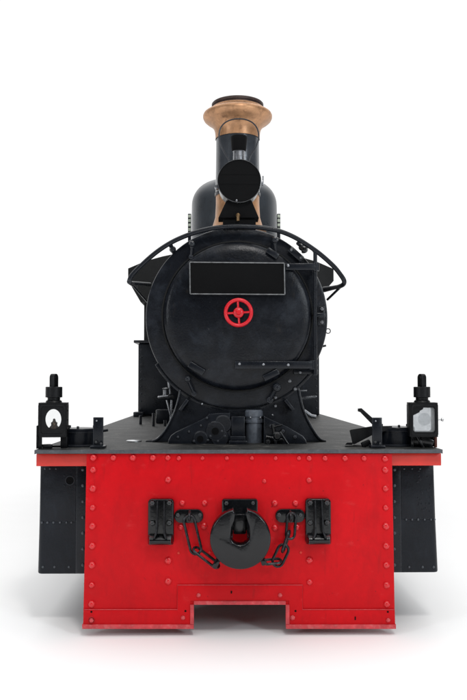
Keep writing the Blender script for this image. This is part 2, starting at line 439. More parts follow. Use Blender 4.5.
# --- running board
xl, xr = X(36.2, -0.03), X(440.8, -0.03)
b = MB(); b.box(xl, xr, -0.032, 6.3, ZD-0.012, ZD, 0.002)
deck = obj('running_board', b, 'deck', loco)
b = MB(); b.box(xl-0.001, xr+0.001, -0.037, -0.0325, Z(453.4, -0.03), ZD-0.001, 0.0015)
obj('edge_strip', b, 'edge', deck)
b = MB(); b.box(xl-0.004, xl-0.0005, -0.036, 6.3, ZD-0.022, ZD-0.001, 0.001); obj('edge_strip', b, 'edge', deck)
b = MB(); b.box(xr+0.0005, xr+0.004, -0.036, 6.3, ZD-0.022, ZD-0.001, 0.001)
obj('edge_strip', b, 'edge', deck)
c = P(139, 438.6, 0.6); c.z = ZD
for cx, rx, mt, nm in ((P(134, 438, 0.55).x, 0.045, 'bright', 'filler_lid'), (P(150, 438, 0.55).x, 0.026, 'black', 'lid_hinge')):
    b = MB(); b.lathe([(rx, 0), (rx, 0.006), (rx*0.9, 0.009), (0, 0.011)], (cx, 0.55, ZD), 'Z', 32); obj(nm, b, mt, deck)
# --- under frame and wheels, unseen; added to block light below the deck
for s in (-1, 1):
    b = MB(); b.box(s*0.34, s*0.38, 0.07, 6.2, 0.62, ZD-0.013, 0.002); obj('main_frame', b, 'cab', loco)
b = MB(); b.box(-0.33, 0.33, 0.10, 0.14, 0.75, ZD-0.013, 0.002)
obj('cross_stay', b, 'cab', loco)

b = MB(); b.box(-0.33, 0.33, 1.7, 5.8, 0.45, ZD-0.03, 0.02); obj('ash_pan', b, 'cab', loco)
for s in (-1, 1):
    for yw in (2.3, 3.4, 4.5):
        b = MB(); b.lathe([(0.05, -0.06), (0.28, -0.05), (0.30, -0.055), (0.345, -0.055), (0.345, 0.04), (0.375, 0.045), (0.375, 0.065), (0.05, 0.065)], (s*0.5-0.0, yw, 0.39), 'X', 48); obj('driving_wheel', b, 'cab', loco)

# --- skirts
YS = 0.11
def skirt(sgn):
    if sgn < 0: xo_t, xo_b, xi, seam = 39.6, 37.4, 84.5, 77.5
    else: xo_t, xo_b, xi, seam = 434.4, 438.6, 392, 399.5
    xot, xob, xin = P(xo_t, 466, YS).x, P(xo_b, 573, YS).x, X(xi, YS)-sgn*0.03
    zt, zb = Z(465, YS), Z(573, YS)
    b = MB()
    # box tapered a little, with rounded outer vertical corner
    secs = []
    for z, xo in ((zb, xob), (zb+0.006, xob+sgn*0.002), ((zt+zb)/2, (xot+xob)/2), (ZD-0.014, xot)):
        q = [(xin, YS, z)]
        for k in range(7):
            a = PI/2*k/6; r = 0.03
            q.append((xo-sgn*r+sgn*r*math.sin(a), YS+r-r*math.cos(a), z))
        q += [(xo, YS+2.6, z), (xin, YS+2.6, z)]
        secs.append(q)
    b.loft(secs)
    sk = obj('side_skirt', b, 'skirt', loco)
    # flange column near the plate, seam strip
    xs = X(seam, YS)
    b = MB(); b.box(xs, xin, YS-0.008, YS+0.001, zb+0.004, zt+0.01, 0.002); obj('flange', b, 'black', sk)
    b = MB(); b.box(X(xo_t, YS)-sgn*0.012, xs-sgn*-0.003, YS-0.004, YS+0.001, Z(520.5, YS)-0.002, zt, 0.002) if sgn < 0 else b.box(xs+0.003, X(xo_t, YS)-0.012, YS-0.004, YS+0.001, Z(519, YS)-0.002, zt, 0.002)
    obj('cover_panel', b, 'skirt', sk)
    fx = 83 if sgn < 0 else 394.3
    for y in (469.5, 485.5, 501.5, 517.5, 533, 549, 565): rivet(fx, y, YS-0.008, sk, L(1.6, 0.1), 'srivet')
    ry = 521.5 if sgn < 0 else 518.5
    xs_ = (42, 47.5, 53.5, 60, 66.5, 71.5) if sgn < 0 else (406, 412, 418, 424.5, 431, 434.5)
    for x in xs_: rivet(x, ry+1, YS-0.004, sk, L(1.0, 0.1), 'srivet')
    for x in ((43, 54.5, 69) if sgn < 0 else (409, 422.5, 433.5)): rivet(x, 567, YS, sk, L(1.1, 0.1), 'srivet')
    for x in ((45, 50, 56) if sgn < 0 else (404, 412, 420)): rivet(x, 468.7, YS-0.004, sk, L(0.9, 0.1), 'srivet')
    if sgn < 0:
        c = P(70, 480.5, YS-0.004)
        b = MB(); b.lathe([(L(4.6, .1), 0.001), (L(4.6, .1), -0.003), (L(3.9, .1), -0.003)], c, 'Y', 24); b.mi = 1
        b.lathe([(L(3.9, .1), -0.003), (L(3.8, .1), -0.0012), (0, -0.0012)], c, 'Y', 24)
        obj('inspection_hole', b, ['skirt', 'flat'], sk)
        for dx, dy in ((-5.5, -5), (5.5, -5), (-5.5, 5), (5.5, 5.5), (0, 7)): rivet(70+dx, 480.5+dy, YS-0.004, sk, L(0.7, .1), 'skirt')
    else:
        for k in range(26):
            p = P(random.uniform(417, 431), random.uniform(470, 512), YS-0.004)
            c = MB(); c.lathe([(0.007, 0.001), (0.006, -0.001), (0.003, -0.0026), (0, -0.003)], p, 'Y', 8); obj('weld_spot', c, 'skirt', sk)
skirt(-1); skirt(1)

# --- side brackets on the plate (ribbed bump stops)
def stop(x0, x1, y0p, y1p):
    Y = y0
    a0, a1, z0, z1 = X(x0, Y-.03), X(x1, Y-.03), P(237, y1p, Y-.03).z, P(237, y0p, Y-.03).z
    w = a1-a0; cx = (a0+a1)/2
    b = MB(); b.prism(rrect(a0, a1, z0, z1, 0.018), Y-0.035, Y, 0.006, 3)
    st = obj('buffing_bracket', b, 'gloss', loco)
    b = MB()
    for s in (-1, 1):
        secs = []
        for t in range(9):
            u = t/8; z = z1-0.008-(z1-z0-0.05)*u
            out = 0.014+0.05*u**1.5
            sp = 0.017*(1+0.15*u)
            if u > 0.85: sp += 0.012*(u-0.85)/0.15
            xx = cx+s*sp; h = 0.0045+0.002*u
            secs.append([(xx-h, Y-0.034, z), (xx+h, Y-0.034, z), (xx+h*0.7, Y-0.035-out, z), (xx-h*0.7, Y-0.035-out, z)])
        b.loft(secs)
    obj('rib', b, 'chain', st)  # paler iron puts the highlights along the ribs into their colour
    b = MB()
    p = []
    for k in range(9):
        a = PI*k/8
        p.append((Y-0.034-0.052*math.sin(a)**0.8, z0+0.028+0.026*-math.cos(a)))
    secs = [[(xx, y, z) for y, z in p] for xx in (a0+0.002, a0+0.012, cx, a1-0.012, a1-0.002)]
    for i in (0, 4): secs[i] = [(x, (y+Y)/2 - 0.01, z) for x, y, z in secs[i]]
    b.loft(secs)
    obj('bottom_nose', b, 'gloss', st, ang=50)
    for dx in (-1, 1):
        for py in (503, 523):
            c = P(0, py, Y-.035)
            cc = Vector((cx+dx*w*0.33, Y-0.035, c.z))
            key = 'stopbolt'
            bb = MB()
            bb.lathe([(0.0175, 0.002), (0.0175, -0.003), (0.0155, -0.0045)], cc, 'Y', 16)
            bb.lathe([(0.0135, -0.003), (0.0135, -0.014), (0.0115, -0.017), (0, -0.017)], cc, 'Y', 6)
            bb.lathe([(0.007, -0.014), (0.007, -0.023), (0.005, -0.025), (0, -0.025)], cc, 'Y', 12)
            obj('bolt', bb, 'gloss', st)
stop(148.7, 174.3, 499, 544.5); stop(305, 330.2, 499, 544.5)

# --- chain plates and chains
def stad(x0, x1, z0, z1): return rrect(x0, x1, z0, z1, (z1-z0)*0.49, 6)
for (x0, x1, b1, b2, ex) in ((174.8, 203.6, 178, 200, 189.5), (275, 304.2, 279, 300.5, 290.5)):
    Y = y0
    b = MB(); b.prism(stad(X(x0, Y), X(x1, Y), P(0, 523, Y).z, P(0, 509.5, Y).z), Y-0.016, Y, 0.004)
    cp = obj('chain_plate', b, 'gloss', loco)
    for q in (b1, b2): rivet(q, 514.8, Y-0.016, cp, L(2.1, 0), 'gloss', 'bolt')
    c = P(ex, 516.5, Y-0.03)
    b = MB(); b.link(c+Vector((0, 0.03, 0.012)), c+Vector((0, -0.022, -0.006)), 0.036, 0.007, (1, 0, 0)); obj('eye', b, 'chain', cp)
def chain(pts, label):
    """pts: list of (px0,py0,px1,py1,width,normal)"""
    ob = None
    for i, (a0, b0, a1, b1, w, nr, Ya, Yb) in enumerate(pts):
        b = MB(); b.link(P(a0, b0, Ya), P(a1, b1, Yb), w, 0.0072, nr)
        if i == 0: ob = obj('chain', b, 'chain', loco, label)
        else: obj('chain_link', b, 'chain', ob)
    return ob
chain([(188, 516, 197, 554, 0.055, (0, -1, 0.2), -0.06, -0.075), (194, 548, 218.5, 567, 0.045, (0.4, -0.5, 1.0), -0.07, -0.10)], 'slack chain of two long links')
chain([(292, 513, 290, 539, 0.046, (0.25, -1, 0), -0.06, -0.065), (289.5, 531, 282.5, 552, 0.042, (1, -0.25, .2), -0.065, -0.075),
       (285.5, 545, 275.5, 566, 0.056, (0.15, -1, 0.1), -0.075, -0.09), (281, 560.5, 263, 562.5, 0.044, (0, -.3, 1), -0.085, -0.10)], 'slack chain of four short links')

# --- coupler
YC = -0.17
b = MB(); b.prism(rrect(X(222, -.04), X(257.5, -.04), Z(530, -.04), Z(499, -.04), 0.012), y0-0.03, y0, 0.005)
cpl = obj('coupler', b, 'gloss', loco, 'heavy round black coupling head with a slot')
for px in (226.5, 253): rivet(px, 503, y0-0.03, cpl, L(2.2, 0), 'gloss', 'bolt')
# head: thick horseshoe with slot
cx, cz = P(240.2, 538, YC).x, P(240.2, 538, YC).z
RO = L(30, YC); sw = L(9.2, YC)
zs = P(240, 534.7, YC).z
pts = []
N = 44
a_top = math.acos(min(1, (sw*0.75)/RO))
for k in range(N+1):   # outer from right lip clockwise to left lip
    a = a_top-(2*PI-(PI-2*a_top))*k/N
    rr = RO
    pts.append((cx+rr*math.cos(a), cz+rr*0.985*math.sin(a)))
# left inner edge down, bottom arc, right inner edge up
pts.append((cx-sw*0.52, cz+RO*0.82)); pts.append((cx-sw*0.60, cz+RO*0.62)); pts.append((cx-sw*0.92, cz+RO*0.38)); pts.append((cx-sw, zs+0.01))
for k in range(9):
    a = PI+PI*k/8; pts.append((cx+sw*math.cos(a), zs+sw*0.98*math.sin(a)))
pts.append((cx+sw, zs+0.01)); pts.append((cx+sw*0.95, cz+RO*0.40)); pts.append((cx+sw*0.66, cz+RO*0.66)); pts.append((cx+sw*0.55, cz+RO*0.82))
b = MB(); b.prism(pts, YC-0.035, YC+0.045, 0.010, 3)
obj('coupling_head', b, 'gloss', cpl, ang=50)
for s, sh in ((-1, 0.0), (1, 0.004)):
    px = cx+s*sw*1.02; b = MB()
    b.tube(smooth_path([(px, YC+0.05, cz+RO*0.80), (px+s*0.004, YC+0.03, cz+RO*0.5), (px+s*0.006, YC+0.03, cz+0.005)], 6), [0.015]*12+[0.012], 14); obj('slot_lip', b, 'gloss', cpl)
b = MB()   # shank from the plate to the head, yoke
b.box(cx-0.062, cx-0.035, YC+0.03, y0-0.02, cz-0.02, cz+RO*0.78, 0.008)
b.box(cx+0.035, cx+0.062, YC+0.03, y0-0.02, cz-0.02, cz+RO*0.78, 0.008)
b.box(cx-0.032, cx+0.032, YC+0.07, y0-0.024, cz+0.004, cz+RO*0.7, 0.008)
obj('shank', b, 'gloss', cpl)
b = MB()
b.obox(P(216, 563.5, YC+0.03), (0.026, 0.04, 0.05), (0, 0.5, 0), 0.007)
b.obox(P(263.5, 561.5, YC+0.03), (0.028, 0.04, 0.034), (0, -0.3, 0), 0.007)
b.cyl(P(240, 540, YC+0.03)+Vector((-0.118, 0.01, -0.085)), P(240, 540, YC+.03)+Vector((0.118, 0.01, -0.085)), 0.012)
obj('chain_lug', b, 'gloss', cpl)

# --- smokebox
YB = 0.50
cS = P(236.8, 317.5, YB); cS.x = P(236.8, 317.5, YB).x
RS = L(91.3, YB)
b = MB()
b.lathe([(RS*0.76, -0.0005), (RS-0.012, -0.0005), (RS-0.003, 0.002), (RS, 0.008), (RS, 0.05), (RS-0.004, 0.054), (RS-0.006, 1.2), (RS*0.5, 1.22)], cS, 'Y', 128)
sb = obj('smokebox', b, 'door', loco)
b = MB()   # lower flange band hugging the barrel
pts = []
for k in range(25):
    a = math.radians(210+120*k/24); pts.append((cS.x+(RS+0.018)*math.cos(a), cS.z+(RS+0.022)*math.sin(a)))
for k in range(25):
    a = math.radians(330-120*k/24); pts.append((cS.x+(RS+0.001)*math.cos(a), cS.z+(RS+0.001)*math.sin(a)))
b.prism(pts, YB+0.012, YB+0.5, 0.003)
obj('saddle_band', b, 'black', sb)
RD = L(74.5, YB-0.03)
cD = P(237.6, 315.6, YB-0.03); cD = Vector((cD.x, YB, cD.z))
prof = [(0, -0.072)]
for k in range(1, 13):
    r = RD*0.94*k/12; prof.append((r, -0.072+0.030*(r/RD)**2))
prof += [(RD*0.965, -0.040), (RD*0.985, -0.034), (RD*0.997, -0.025), (RD, -0.015), (RD, -0.002)]
b = MB(); b.lathe(prof, cD, 'Y', 128)
door = obj('smokebox_door', b, 'door', loco)
b = MB(); b.lathe([(RD+0.001, -0.001), (RD+0.004, -0.004), (RD+0.012, -0.004), (RD+0.013, -0.0008)], cD, 'Y', 128)
obj('door_gap_shade', b, 'cab', door)  # near-black ring painted in for the shadow gap round the door
# faint pressed ring above the plate on the door
# handwheel
YW = YB-0.14
cW = P(238.5, 312.6, YW); RW = L(12.9, YW)
b = MB()
b.tube([cW+Vector((RW*math.cos(2*PI*k/48), 0, RW*math.sin(2*PI*k/48))) for k in range(48)], L(1.9, YW), 12, True)
for k in range(4):
    a = PI/2*k+0.06
    d = Vector((math.cos(a), 0, math.sin(a)))
    b.tube([cW+d*0.012+Vector((0, 0.006, 0)), cW+d*RW*0.55+Vector((0, 0.008, 0)), cW+d*RW], [0.0085, 0.006, 0.007], 10)
b.lathe([(0.030, 0.012), (0.030, -0.002), (0.024, -0.008), (0.016, -0.010), (0.015, -0.020), (0.011, -0.024), (0, -0.024)], cW, 'Y', 24)
hw = obj('handwheel', b, 'redwheel', door)
b = MB(); b.lathe([(0.011, 0.012), (0.011, 0.08)], cW, 'Y', 16); b.lathe([(0.035, 0.055), (0.035, 0.075), (0.045, 0.08)], cW, 'Y', 24); obj('spindle', b, 'black', door)
# plain black number board with a worn border
YN = YB-0.095
pp = [(189.8, 262.3), (284.2, 263.2), (284.8, 294.6), (190.2, 294.0)]
q = [P(a, c_, YN) for a, c_ in pp]
b = MB(); b.prism([(v.x, v.z) for v in q], YN-0.003, YN+0.006, 0.001)
b.mi = 1
for i in range(4):
    A, B_ = q[i], q[(i+1) % 4]
    d = (B_-A).normalized(); pts_ = A+d*0.001, B_-d*0.001
    b.tube([Vector((pts_[0].x, YN-0.004, pts_[0].z)), Vector((pts_[1].x, YN-0.004, pts_[1].z))], 0.0036, 8)
nb = obj('number_board', b, ['flat', 'grey'], door, 'plain black board with a thin worn grey border')
for px in (197, 278):
    b = MB(); c = P(px, 279, YN); b.box(c.x-0.012, c.x+0.012, YN+0.007, YB-0.04, c.z-0.07, c.z+0.05, 0.002); obj('board_bracket', b, 'black', door)
# hinge straps + post
def strap(x0, x1, ya, yb, Yf, bolts):
    b = MB(); a = P(x0, ya, Yf); c = P(x1, yb, Yf)
    b.box(a.x, c.x, Yf, Yf+0.012, c.z, a.z, 0.003)
    st = obj('hinge_strap', b, 'black', door)
    for px, py in bolts: rivet(px, py, Yf, st, L(1.5, Yf), 'steel')
    b = MB(); c2 = P(x1, (ya+yb)/2, Yf+0.01)
    b.cyl(Vector((c2.x, Yf+0.02, c.z-0.004)), Vector((c2.x, Yf+0.02, a.z+0.004)), 0.020)
    obj('hinge_knuckle', b, 'black', st)
strap(285.5, 316, 263.2, 269.8, YB-0.075, [(288, 265.5)])
strap(235, 312.5, 361.2, 368.6, YB-0.078, [(239.5, 364), (263.5, 364.5), (288.3, 365)])
b = MB()
for px in (240, 262, 285): pass
b.box(P(236, 0, YB-.05).x, P(300, 0, YB-.05).x, YB-0.068, YB-0.03, P(0, 367.6, YB-.07).z, P(0, 362.4, YB-.07).z, 0.002)
obj('strap_packing', b, 'black', door)
b = MB(); b.cyl(P(315.2, 251, YB-0.055), P(315.2, 375, YB-0.055), 0.0115, 16)
b.cyl(P(315.2, 250, YB-0.055), P(315.2, 252, YB-0.055), 0.016, 12)
post = obj('hinge_pin', b, 'black', loco)
# hinge bracket bolts on the ring, right side
b = MB(); c = P(321.5, 315.5, YB)
b.box(c.x-0.022, c.x+0.018, YB-0.012, YB+0.002, c.z-0.058, c.z+0.055, 0.004)
b.box(c.x-0.045, c.x+0.016, YB-0.045, YB-0.008, c.z-0.012, c.z+0.012, 0.005)
hb = obj('hinge_bracket', b, 'black', sb)
for py in (309, 322): rivet(321.8, py, YB-0.012, hb, L(2.0, YB), 'steel', 'bolt')
b = MB(); c = P(302, 372, YB); b.box(c.x-0.05, c.x+0.09, YB-0.03, YB+0.0, c.z-0.014, c.z+0.014, 0.004); obj('hinge_bracket', b, 'black', sb)
rivet(300, 372.5, YB-0.03, sb, L(1.5, YB), 'steel', 'bolt')
rivet(289.7, 381, YB, sb, L(2.0, YB), 'steel', 'bolt'); rivet(202, 404, YB, sb, L(1.1, YB), 'steel'); rivet(275.5, 397.5, YB-.005, sb, L(1.7, YB), 'steel', 'bolt')
rivet(275.5, 406, YB-.005, sb, L(1.5, YB), 'steel', 'bolt'); rivet(295, 389, YB, sb, L(1.8, YB), 'steel', 'bolt')
# latches on the door rim
def tangblock(px, py, w, h, ang, Y, mat='black', name='latch_block', dd=0.03):
    b = MB(); b.obox(P(px, py, Y), (L(w, Y), dd, L(h, Y)), (0, math.radians(ang), 0), 0.004)
    return obj(name, b, mat, door)
tangblock(196.5, 368.5, 17, 6.5, 31, YB-0.06); tangblock(271, 375, 16.5, 6, -27, YB-0.06); tangblock(272.5, 253.5, 13, 6, 35, YB-0.05)
# dogs (swing clamps)
def dog(px, py, qx, qy, r):
    b = MB(); a = P(px, py, YB-0.06); c = P(qx, qy, YB-0.03)
    b.lathe([(r, 0.03), (r, -0.004), (r*0.8, -0.012), (r*0.45, -0.014), (r*0.4, -0.024), (0, -0.026)], a, 'Y', 12)
    b.tube([a+Vector((0, 0.01, 0)), c], [r*0.55, r*0.4], 10)
    b.lathe([(r*0.7, 0.03), (r*0.7, -0.006), (0, -0.008)], c, 'Y', 10)
    obj('door_dog', b, 'black', sb)
dog(187.5, 379, 194, 394, 0.019); dog(277, 387.5, 270, 400, 0.025); dog(192, 244, 191, 257, 0.018); dog(275, 240, 276, 257, 0.02)
# link plate at top right, knob
b = MB(); a, c = P(291, 249.5, YB-0.02), P(301, 258.5, YB-0.02)
m_ = (a+c)/2; b.obox(m_, (0.10, 0.012, 0.038), (0, math.radians(42), 0), 0.006)
lk = obj('lug_plate', b, 'black', sb)
rivet(291.2, 250, YB-0.026, lk, L(1.5, YB), 'steel', 'bolt'); rivet(300.5, 258, YB-0.026, lk, L(1.3, YB), 'steel', 'bolt')
# --- saddle
zdk = ZD
def saddle_poly(Y):
    lt = [(152, 443.5), (158, 438), (165, 430), (171, 419), (176, 407), (179, 396), (180, 385)]
    rt = [(299, 385), (300, 396), (303, 408), (308, 420), (314, 431), (320, 438.5), (326, 443.5)]
    return [(P(a, c_, Y).x, max(P(a, c_, Y).z, zdk+0.001)) for a, c_ in lt+rt]
b = MB(); b.prism(saddle_poly(YB+0.02), YB+0.014, YB+0.62, 0.006)
sd = obj('smokebox_saddle', b, 'black', loco)
# flanged edges of the saddle plate
for side in (-1, 1):
    pth = [(152, 444.5), (158, 438.6), (165, 430.5), (171, 419.5), (176, 407.5), (179, 396.5), (180, 390)] if side < 0 else [(326, 444.5), (320, 439), (314, 431.3), (308, 420.3), (303, 408.3), (300, 396.3), (299, 390)]
    b = MB(); pa = smooth_path([Vector((P(a, c_, YB+.01).x, YB+0.008, max(P(a, c_, YB+.01).z, zdk+0.005))) for a, c_ in pth], 4)
    b.tube(pa, 0.006, 8); obj('saddle_flange', b, 'black', sd)
# low front step plates with sloping tops
YF = YB-0.13
def stepplate(poly, name, mat, ya, yb, bev=0.005):
    b = MB(); b.prism([(P(a, c_, ya).x, max(P(a, c_, ya).z, zdk+0.001)) for a, c_ in poly], ya, yb, bev)
    return obj(name, b, mat, sd)
stepplate([(168, 450), (168.5, 440), (171, 435.5), (176, 432), (206, 417.5), (209, 414), (218, 413), (230, 413), (231, 450)], 'cover_plate', 'black', YF, YB+0.012)
stepplate([(264, 450), (264, 416), (270, 419), (288, 427), (303, 436), (306, 440), (307, 450)], 'cover_plate', 'black', YF, YB+0.012)
# port castings on the left
def blob(c, r, n=20): return [(c[0]+r*math.cos(2*PI*k/n), c[1]+r*math.sin(2*PI*k/n)) for k in range(n)]
b = MB()
for (px, py, r) in ((200.5, 438.5, 7.6), (215.5, 431, 10), (223, 424, 9), (220, 438, 9)):
    c = P(px, py, YF-0.003)
    b.lathe([(L(r, YF), 0.018), (L(r, YF), 0.006-r*0.0007), (L(r, YF)-0.006, -r*0.0007), (L(4, YF), -r*0.0007), (0.001, -r*0.0007)], c, 'Y', 32)
ca = obj('port_casting', b, 'black', sd)
for (px, py, r) in ((200.3, 438.8, 3.1), (215.3, 431.2, 3.6)):
    c = P(px, py, YF-0.0145); b = MB()
    b.lathe([(L(r, YF), 0.02), (L(r, YF), -0.001), (0, -0.001)], c, 'Y', 20); obj('port_hole', b, 'flat', sd)
for (px, py) in ((207, 417.8), (210.5, 436), (201, 425.5), (189, 431.5), (178, 437), (222, 431), (208, 440), (218, 441), (225, 436), (194, 441)):
    rivet(px, py, YF-0.002 if px < 204 and py < 440 else YF-0.006, sd, L(1.3, YF), 'black', 'bolt')
# right clutter: drain cock
for px, py in ((283, 431), (295, 437), (271, 426)): rivet(px, py, YF, sd, L(2.0, YF), 'black', 'bolt')
rivet(272.5, 415, YB+0.014, sd, L(1.0, YF), 'steel')
b = MB()
b.cyl(P(266, 437, YF-.03), P(284, 440, YF-.03), 0.012); b.cyl(P(273, 424, YF-.03), P(276, 445, YF-.03), 0.011)
b.cyl(P(280, 432, YF-.04), P(288, 444, YF-.04), 0.008); b.lathe([(0.024, 0.02), (0.024, -0.012), (0.015, -0.02), (0, -0.02)], P(277, 436, YF-.03), 'Y', 12)
b.lathe([(0.016, 0.02), (0.016, -0.012), (0.01, -0.02), (0, -0.02)], P(268, 442, YF-.03), 'Y', 12)
b.cyl(P(273.5, 427, YF-.045), P(282, 425, YF-.02), 0.006)
obj('drain_cock', b, 'gloss', sd)
# centre drain pipe and the flat panel beside it
xc = P(255, 430, YF-.05).x; yc = YB-0.035
b = MB(); ztop, zbot = P(0, 409.6, YB).z, zdk
b.lathe([(0.048, zbot), (0.048, ztop-0.001), (0, ztop)], (xc, yc, 0), 'Z', 40)
b.lathe([(0.0485, P(0, 423, yc).z), (0.053, P(0, 422.6, yc).z), (0.053, P(0, 420.2, yc).z), (0.0485, P(0, 419.6, yc).z)], (xc, yc, 0), 'Z', 40)
b.lathe([(0.0485, P(0, 417, yc).z), (0.0515, P(0, 416.6, yc).z), (0.0515, P(0, 411.5, yc).z), (0.0485, P(0, 411, yc).z)], (xc, yc, 0), 'Z', 40)
dp = obj('drain_pipe', b, 'pipe', sd)
for px in (250.5, 260.5): rivet(px, 417.5, yc-0.047, dp, L(0.9, YF), 'steel')
b = MB(); b.box(P(231.5, 0, YF).x, P(244.5, 0, YF).x, YF-0.01, YB+0.01, zdk+0.046, P(0, 416.5, YF).z, 0.004)
b.box(P(229, 0, YF).x, P(246.5, 0, YF).x, YF-0.05, YF+0.06, zdk+0.001, zdk+0.02, 0.004)
b.box(P(230.5, 0, YF).x, P(245, 0, YF).x, YF-0.035, YF+0.06, zdk+0.0205, zdk+0.045, 0.004)
obj('front_panel', b, 'black', sd)
# gusset fins under the smokebox
b = MB(); b.obox(P(184, 405, YB-0.02), (L(3, YB), 0.08, L(13, YB)), (0, math.radians(35), 0), 0.003)
obj('gusset', b, 'black', sd)
b = MB(); b.obox(P(289, 405, YB-0.02), (L(3, YB), 0.08, L(13, YB)), (0, math.radians(-38), 0), 0.003)
obj('gusset', b, 'black', sd)

# --- handrail round the smokebox
YR = 0.44
rail = [(129.5, 280.5), (133, 274), (146, 261), (158, 251), (171, 242.6), (184, 236.5), (197, 232), (210, 228.8), (223, 227), (238, 226.2), (255.7, 227),
        (268, 228.6), (281, 231.6), (294, 237), (307, 244.7), (320, 254), (333, 265.6), (340, 274), (344, 280.5)]
pts = []
for i, (a, c_) in enumerate(rail): pts.append(P(a, c_, YR))
pa = smooth_path([P(134, 284, YR+.12)+Vector((0, 0.1, 0)), P(130, 282.5, YR+.02)]+pts+[P(343.2, 284.5, YR+.02), P(338, 287, YR+.12)], 5)
b = MB(); b.tube(pa, L(2.35, YR), 14)
hr = obj('handrail', b, 'black', loco)
b = MB()
b.tube([P(339, 286.5, YR+.10), P(332, 288, YR+.25), P(324, 289.5, YR+.35)], [0.012, 0.014, 0.018], 12)
b.tube([P(341.5, 286, YR+.08), P(327.5, 299.5, YR+.3)], 0.008, 10)
obj('rail_stay', b, 'black', hr)
b = MB()
b.tube([P(131, 283, YR+.10), P(149, 303.5, YR+.4)], 0.0065, 10)
b.tube([P(131, 283, YR+.10), P(150, 284.5, YR+.3)], 0.012, 10)
obj('rail_stay', b, 'black', hr)
def railknob(px, py, qx, qy):
    b = MB(); a = P(px, py, YR+.02); c = P(qx, qy, YB+.03)
    b.tube([a, (a*0.6+c*0.4), c], [0.013, 0.009, 0.016], 10)
    b.lathe([(0, -0.022), (0.014, -0.018), (0.02, 0), (0.014, 0.018), (0, 0.022)], a*0.45+c*0.55, 'Y', 16)
    obj('rail_bracket', b, 'black', hr)
railknob(171, 246, 174, 252); railknob(298, 243, 305, 251)
b = MB(); b.lathe([(0, -0.02), (0.016, -0.015), (0.021, 0), (0.014, 0.02), (0.010, 0.08)], P(304.5, 249.5, YR), 'Y', 16); obj('rail_knob', b, 'gloss', hr)
# small hooks on the right rim
b = MB(); c = P(328, 331, YB+.05)
b.tube([c+Vector((0.014*math.cos(t), 0, 0.014*math.sin(t))) for t in [2*PI*k/20 for k in range(20)]], 0.003, 8, True)
b.cyl(P(322, 346.5, YB+.05), P(326, 345.5, YB+.05), 0.006)
obj('rim_hook', b, 'black', sb)

# --- chimney
YCH = 0.98
sx = lambda n: L(n, YCH)
cc = P(237.6, 150, YCH); cx_ = cc.x
zc = lambda py: P(237.6, py, YCH).z
b = MB()
b.lathe([(sx(22.3), zc(197)), (sx(22.0), zc(172)), (sx(21.8), zc(150)), (sx(21.7), zc(136))], (cx_, YCH, 0), 'Z', 96)
ch = obj('chimney', b, 'barrel', loco)
b = MB()
b.lathe([(sx(29), zc(232)), (sx(25), zc(226)), (sx(22.6), zc(218)), (sx(21.9), zc(205)), (sx(21.9), zc(196.5)), (sx(22.6), zc(196.5))], (cx_, YCH, 0), 'Z', 96)
obj('chimney_base', b, 'copper', ch)
b = MB()
pr = [(sx(22.4), zc(139.8)), (sx(22.5), zc(136)), (sx(22.9), zc(132.5)), (sx(23.8), zc(129.5)), (sx(25.6), zc(126.8)), (sx(28.2), zc(124.6)), (sx(31.4), zc(122.6)),
      (sx(33.8), zc(120.6)), (sx(34.9), zc(118.4)), (sx(35.0), zc(116.4)), (sx(34.2), zc(114.6)), (sx(32.2), zc(113.2)), (sx(29.6), zc(112)), (sx(27.2), zc(110.6)), (sx(26.2), zc(109))]
b.lathe(pr, (cx_, YCH, 0), 'Z', 96); obj('chimney_cap', b, 'copper', ch, 'flared copper cap', ang=60)
b = MB(); b.lathe([(sx(26.0), zc(110.5)), (sx(25.3), zc(108.5)), (sx(25.3), zc(107.5)), (sx(26.2), zc(107)), (sx(26.3), zc(105)), (sx(25.6), zc(104.2)), (sx(22), zc(104.2)), (sx(21), zc(116)), (sx(21), zc(136)), (0, zc(136))], (cx_, YCH, 0), 'Z', 96)
obj('chimney_rim', b, 'burnt', ch, 'soot-dark rim')
b = MB(); b.lathe([(sx(22.6), zc(196.4)), (sx(23.0), zc(196)), (sx(23.0), zc(193.8)), (sx(22.4), zc(193.2))], (cx_, YCH, 0), 'Z', 96); obj('chimney_band', b, 'black', ch)
b = MB(); p = P(263, 176.5, 0.9); b.cyl(p, p+Vector((0, 0, -0.06)), 0.004, 8); b.lathe([(0, 0.006), (0.006, 0), (0, -0.006)], p, 'Z', 10)
b.obox(P(262, 183, .9), (0.018, 0.018, 0.03), (0, 0, 0), 0.003)
obj('vent_cock', b, 'steel', ch)

# --- dome and boiler
YDm = 2.35
sx2 = lambda n: L(n, YDm)
xd = P(234.3, 200, YDm).x; zd = lambda py: P(234.3, py, YDm).z
pr = [(sx2(43.2), zd(260)), (sx2(43.0), zd(219)), (sx2(42.8), zd(206))]
for k in range(1, 11):
    a = PI/2*k/10; pr.append((sx2(42.8-22*(1-math.cos(a))), zd(206-22.5*math.sin(a))))
pr.append((0, zd(181)))
b = MB(); b.lathe(pr, (xd, YDm, 0), 'Z', 96)
dm = obj('steam_dome', b, 'domep', loco, ang=60)
for px in (189.6, 278.6):
    b = MB(); p = P(px, 224, 1.9)
    w = L(1.6, 1.9)
    b.box(p.x-w, p.x+w, 1.88, 1.92, p.z-0.25, p.z+L(10, 1.9), 0.002); b.mi = 1
    for k in range(4):
        q = P(px, 216.8+k*4.4, 1.9); b.box(q.x-w*0.9, q.x+w*0.9, 1.876, 1.882, q.z-L(1.5, 1.9), q.z+L(1.5, 1.9), 0.001)
    obj('sight_gauge', b, ['black', 'greenish'], loco)
b = MB(); b.lathe([(RS*0.86, 1.6), (RS*0.88, 1.62), (RS*0.88, 4.6), (0, 4.6)], Vector((cS.x, 0, cS.z)), 'Y', 64)
